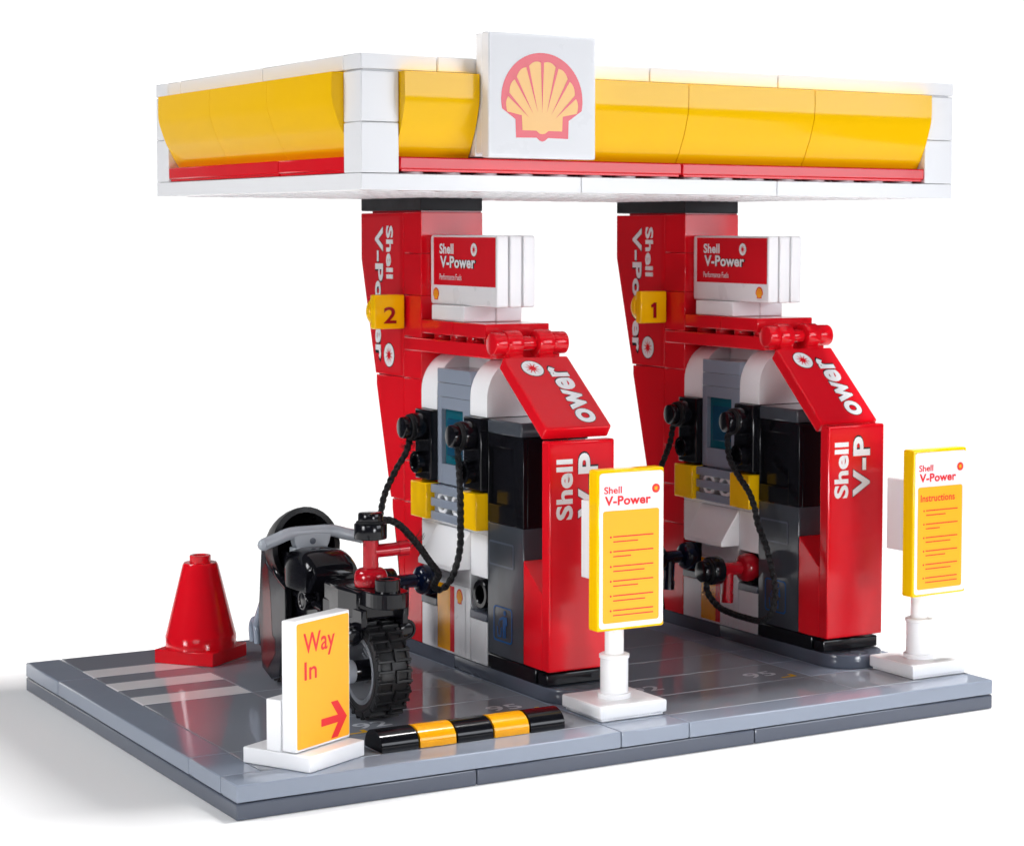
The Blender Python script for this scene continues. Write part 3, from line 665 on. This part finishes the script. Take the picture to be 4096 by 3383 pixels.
# ================================================================== motorcycle
mc = thing('motorcycle', 'black and red toy motorcycle seen from behind beside the left pump', 'motorcycle', (5.53, 7, .8))
XC = 5.53
def wheel(y, name):
    c = Vector((XC, y, 2.03)); R = 1.235
    ty = MB().lathe(c-Vector((.46, 0, 0)), (1, 0, 0), [(.86, .03), (.98, 0), (1.09, .05), (1.15, .14), (1.15, .78), (1.09, .87), (.98, .92), (.86, .89), (.84, .46), (.86, .03)], 60)
    for k in range(14):                                  # tread blocks: open squares on both shoulders
        for side in (0, 1):
            a = 2*pi*(k+.5*side)/14
            Mt = Matrix.Translation(c) @ Matrix.Rotation(a, 4, 'X')
            x0, x1 = (-.46, -.02) if side == 0 else (.02, .46)
            th = .165
            xo = (-.46, -.36) if side == 0 else (.36, .46)
            ty.box(x0, x1, -th, -th+.075, 1.12, R, .018, M=Mt, gap=0)
            ty.box(x0, x1, th-.075, th, 1.12, R, .018, M=Mt, gap=0)
            xi = (x1-.07, x1) if side == 0 else (x0, x0+.07)
            ty.box(*xi, -th+.06, th-.06, 1.12, R, .015, M=Mt, gap=0)
            ty.box(*xo, -.23, .23, 1.02, 1.17, .03, M=Mt, gap=0)
    w = ty.build('tyre', RUB, mc)
    rm = MB().lathe(c-Vector((.44, 0, 0)), (1, 0, 0), [(.74, .0), (.86, .0), (.87, .88), (.74, .88), (.72, .5), (.72, .36), (.74, .0)], 48)
    for k in range(6):
        a = 2*pi*k/6
        for dx in (-.12, .12):
            rm.box(-.06, .06, -.05, .05, .14, .8, .015, M=Matrix.Translation(c) @ Matrix.Rotation(a, 4, 'X') @ Matrix.Rotation(dx, 4, 'X'))
    rm.build('rim', plastic('rim_grey_plastic', (.17, .178, .195), .2), w)
    MB().cyl(c-Vector((.62, 0, 0)), (1, 0, 0), .27, 1.2, .02).build('hub', BLACK, w)
    return w, c
w1, c = wheel(4.62, 'rear')
MB().cyl(c-Vector((1.22, 0, 0)), (1, 0, 0), .30, .62, .05).lathe(c+Vector((.5, 0, 0)), (1, 0, 0), [(0, 0), (.3, 0), (.3, .12), (.2, .18), (0, .18)]).build('axle_end', plastic('axle_grey_plastic', (.36, .38, .41), .15), w1)
wheel(9.98, 'front')
# tail: plate with two studs, wedge and guard
tl = MB()
tl.prism([(XC-.98+.98*.5, 4.4), (XC-.5, 3.9)] + [(XC-.5*cos(pi*i/12), 3.8-.5*sin(pi*i/12)) for i in range(13)] + [(XC+.5, 3.9), (XC+.5, 5.35), (XC-.5, 5.35)], 'z', 3.72, 4.12, .03)
tl.prism([(XC-.62, 4.3), (XC+.62, 4.3), (XC+.7, 5.3), (XC+.6, 6.4), (XC-.6, 6.4), (XC-.7, 5.3)], 'z', 3.35, 4.08, .06)
tl.build('tail', BLACK, mc)
MB().ring((XC-.03, 3.8, 4.11), (0, 0, 1), .32, .19, .32, .25).build('tail_stud', BLACK, mc)
# chassis
ch = MB().box(XC-.42, XC+.42, 5.6, 9.4, 2.0, 3.5, .1).box(XC-.5, XC+.5, 4.4, 6.5, 3.3, 3.75, .08)
for s_ in (-1, 1):
    ch.prism([(4.0, 3.66), (4.0, 3.2), (4.55, 2.95), (5.9, 2.5), (6.4, 2.6), (6.4, 3.66)], 'x', XC+s_*.56-.08, XC+s_*.56+.08, .04)
    ch.prism([(4.5, 2.1), (4.65, 1.95), (6.4, 2.0), (6.4, 2.5), (5.9, 2.5)], 'x', XC+s_*.60-.08, XC+s_*.60+.08, .04)
    ch.cyl((XC+s_*.44, 7.45, 3.42), (s_, 0, 0), .27, .3, .02).tube([(XC+s_*.5, 6.6, 3.3), (XC+s_*.5, 8.6, 3.5)], .12)
    ch.box(XC+s_*.4-.1, XC+s_*.4+.1, 7.0, 9.0, 2.4, 3.7, .06)
ch.build('chassis', BLACK, mc)
pg = MB()
for s_ in (-1, 1):
    pg.ring((XC+s_*.73, 4.62, 3.0), (0, -1, 0), .27, .2, .32, .03).cyl((XC+s_*.73, 4.62, 3.0), (0, -1, 0), .18, .34, .03)
pg.build('clip', BLACK, mc)
ph = MB()
for s_ in (-1, 1): ph.ring((XC+s_*.70, 7.45, 3.42), (s_, 0, 0), .27, .19, .06, .05)
ph.build('frame_pin', BLACK, mc)
# tank: rounded loaf
tk = bmesh.new(); rings = []
for j in range(13):
    w_ = j/12; yy = 7.0+1.75*w_
    hw = .80*(1-.10*abs(2*w_-1)**3); top = 4.72-.42*max(0, (.5-w_)*2)**2.2-.08*w_
    ring = []
    for k in range(17):
        a = pi*k/16; cx_ = -cos(a); sx_ = sin(a)
        ring.append(tk.verts.new((XC-.02+hw*math.copysign(abs(cx_)**.55, cx_), yy, 3.66+(top-3.66)*sx_**.5)))
    rings.append(ring)
for A, B in zip(rings, rings[1:]):
    for k in range(16): tk.faces.new((A[k], A[k+1], B[k+1], B[k])).smooth = True
    tk.faces.new((A[0], B[0], B[16], A[16]))
tk.faces.new(rings[0][::-1]); tk.faces.new(rings[-1]); bmesh.ops.recalc_face_normals(tk, faces=tk.faces[:])
r_ = bmesh.ops.bevel(tk, geom=[e for e in tk.edges if len(e.link_faces) == 2 and e.calc_face_angle(0) > 1.0 and min(v.co.z for v in e.verts) > 3.7], offset=.16, segments=4, affect='EDGES')
for f in tk.faces: f.smooth = True
mm = MB(); mm.join(tk); tko = mm.build('fuel_tank', BLACK, mc, sharp=50)
MB().ring((XC+.05, 7.75, 4.62), (-.0, -.12, 1), .2, .14, .06, .03).build('filler_cap', BLACK, tko)
MB().prism([(XC-.09, 6.95), (XC+.09, 6.95), (XC+.22, 6.2), (XC-.02, 6.2)], 'z', 3.4, 4.0, .03).build('tank_tongue', BLACK, mc)
# handlebar
hb = MB().tube(spline([(4.13, 8.45, 4.80), (4.55, 8.52, 4.92), (4.95, 8.6, 5.02), (5.53, 8.62, 5.03), (6.12, 8.6, 5.02), (6.5, 8.52, 4.92), (6.97, 8.45, 4.80)], 6), .165, 20)
for s_ in (-1, 1): hb.lathe((XC+s_*1.40, 8.45, 4.80), (s_, -.1, -.2), [(.165, 0), (.14, .08), (.08, .14), (0, .165)], 20)
hb.prism([(XC-.55, 5.0), (XC+.55, 5.0), (XC+.48, 4.72), (XC+.36, 4.45), (XC+.2, 4.45), (XC+.18, 4.62), (XC-.18, 4.62), (XC-.2, 4.45), (XC-.36, 4.45), (XC-.48, 4.72)], 'y', 8.46, 8.8, .03)
hb.cyl((XC-.38, 8.62, 4.2), (0, 0, 1), .2, .45, .02)
HG = plastic('handlebar_grey_plastic', (.34, .365, .40), .14)
hbo = hb.build('handlebar', HG, mc)
for dx, dz, r in ((0, 4.80, .085),): MB().cyl((XC+dx, 8.462, dz), (0, -1, 0), r, .012, .002, 20).build('handlebar_hole', DG, hbo)
# windscreen shell, open towards the rider
ws = bmesh.new(); rings = []
for j in range(9):
    t_ = j/8
    ring = []
    for k in range(25):
        a = -.75+(pi+1.5)*k/24
        rx = .98*math.sqrt(max(0, 1-(t_*.93)**2)); rz = 1.06*math.sqrt(max(0, 1-(t_*.93)**2))
        yy = 9.0+1.6*t_+.35*max(0, sin(a))*(1-t_)*.4
        ring.append(ws.verts.new((XC+.05-rx*cos(a), yy, 4.58+rz*sin(a)-.25*t_)))
    rings.append(ring)
for A, B in zip(rings, rings[1:]):
    for k in range(24): ws.faces.new((A[k], A[k+1], B[k+1], B[k])).smooth = True
ws.faces.new(rings[-1])
bmesh.ops.recalc_face_normals(ws, faces=ws.faces[:])
bmesh.ops.solidify(ws, geom=ws.faces[:], thickness=.15)
for f in ws.faces: f.smooth = True
mm = MB(); mm.join(ws); mm.build('windscreen', plastic('satin_black_plastic', (.005, .005, .006), .34, 1.3), mc, sharp=45)
MB().box(XC-.6, XC+.6, 9.0, 9.6, 3.6, 4.5, .1).build('dash', BLACK, mc)
# fairing sides
FP = [(10.12, 4.42), (9.72, 4.5), (9.80, 4.12), (9.2, 3.86), (8.45, 3.62), (8.5, 2.72), (8.93, 1.15), (9.45, .98), (10.1, 1.2), (10.35, 2.6)]
FM = plastic('charcoal_plastic', (.016, .016, .021), .18, 1.4)
for s_ in (-1, 1):
    xi, xo = XC+s_*.62, XC+s_*.80
    f_ = MB().prism(FP, 'x', min(xi, xo), max(xi, xo), .03).build('fairing', FM, mc)
    e_ = MB().tube(spline([(XC+s_*.7, 9.3, 4.75), (XC+s_*.72, 9.3, 4.25), (XC+s_*.72, 9.1, 3.88), (XC+s_*.72, 8.43, 3.62)], 6), .11, 10)
    e_.box(min(xi, xo)-.02, max(xi, xo)+.02, 8.42, 8.56, 2.6, 3.66, .03); e_.build('fairing_edge', BLACK, f_)
    X_ = xo+s_*.005
    MB().poly((X_, 0, 0), (0, 1, 0), (0, 0, 1), [(10.02, 3.9), (9.97, 2.6), (10.04, 1.4), (9.70, 1.22), (9.5, 1.42), (9.17, 1.72), (9.17, 2.1), (9.36, 2.22), (9.46, 3.2), (9.62, 3.95), (9.8, 4.1)]).build('red_flash', plastic('deep_red_print', (.09, .002, .004), .15), f_)
MB().box(XC-.62, XC+.62, 9.6, 10.3, 3.3, 4.4, .12).build('nose', FM, mc)
fk = MB()
for s_ in (-1, 1):
    fk.tube([(XC+s_*.62, 9.6, 3.6), (XC+s_*.62, 10.3, 2.9), (XC+s_*.62, 10.75, 2.3)], .17, 14)
    fk.tube(spline([(XC+s_*.68, 11.0, 1.75), (XC+s_*.68, 11.06, 2.15), (XC+s_*.68, 10.9, 2.36), (XC+s_*.68, 10.72, 2.15), (XC+s_*.68, 10.68, 1.75)], 6), .11, 12)
fk.build('front_fork', LG, mc)

# ------------------------------------------------------------------ to real size
Ms = Matrix.Scale(S, 4)
for me in {o.data for o in COL.objects if o.type == 'MESH'}: me.transform(Ms)
for o in COL.objects:
    if o.type in ('MESH', 'EMPTY'): o.location = o.location*S
    if o.type == 'EMPTY': o.empty_display_size *= S
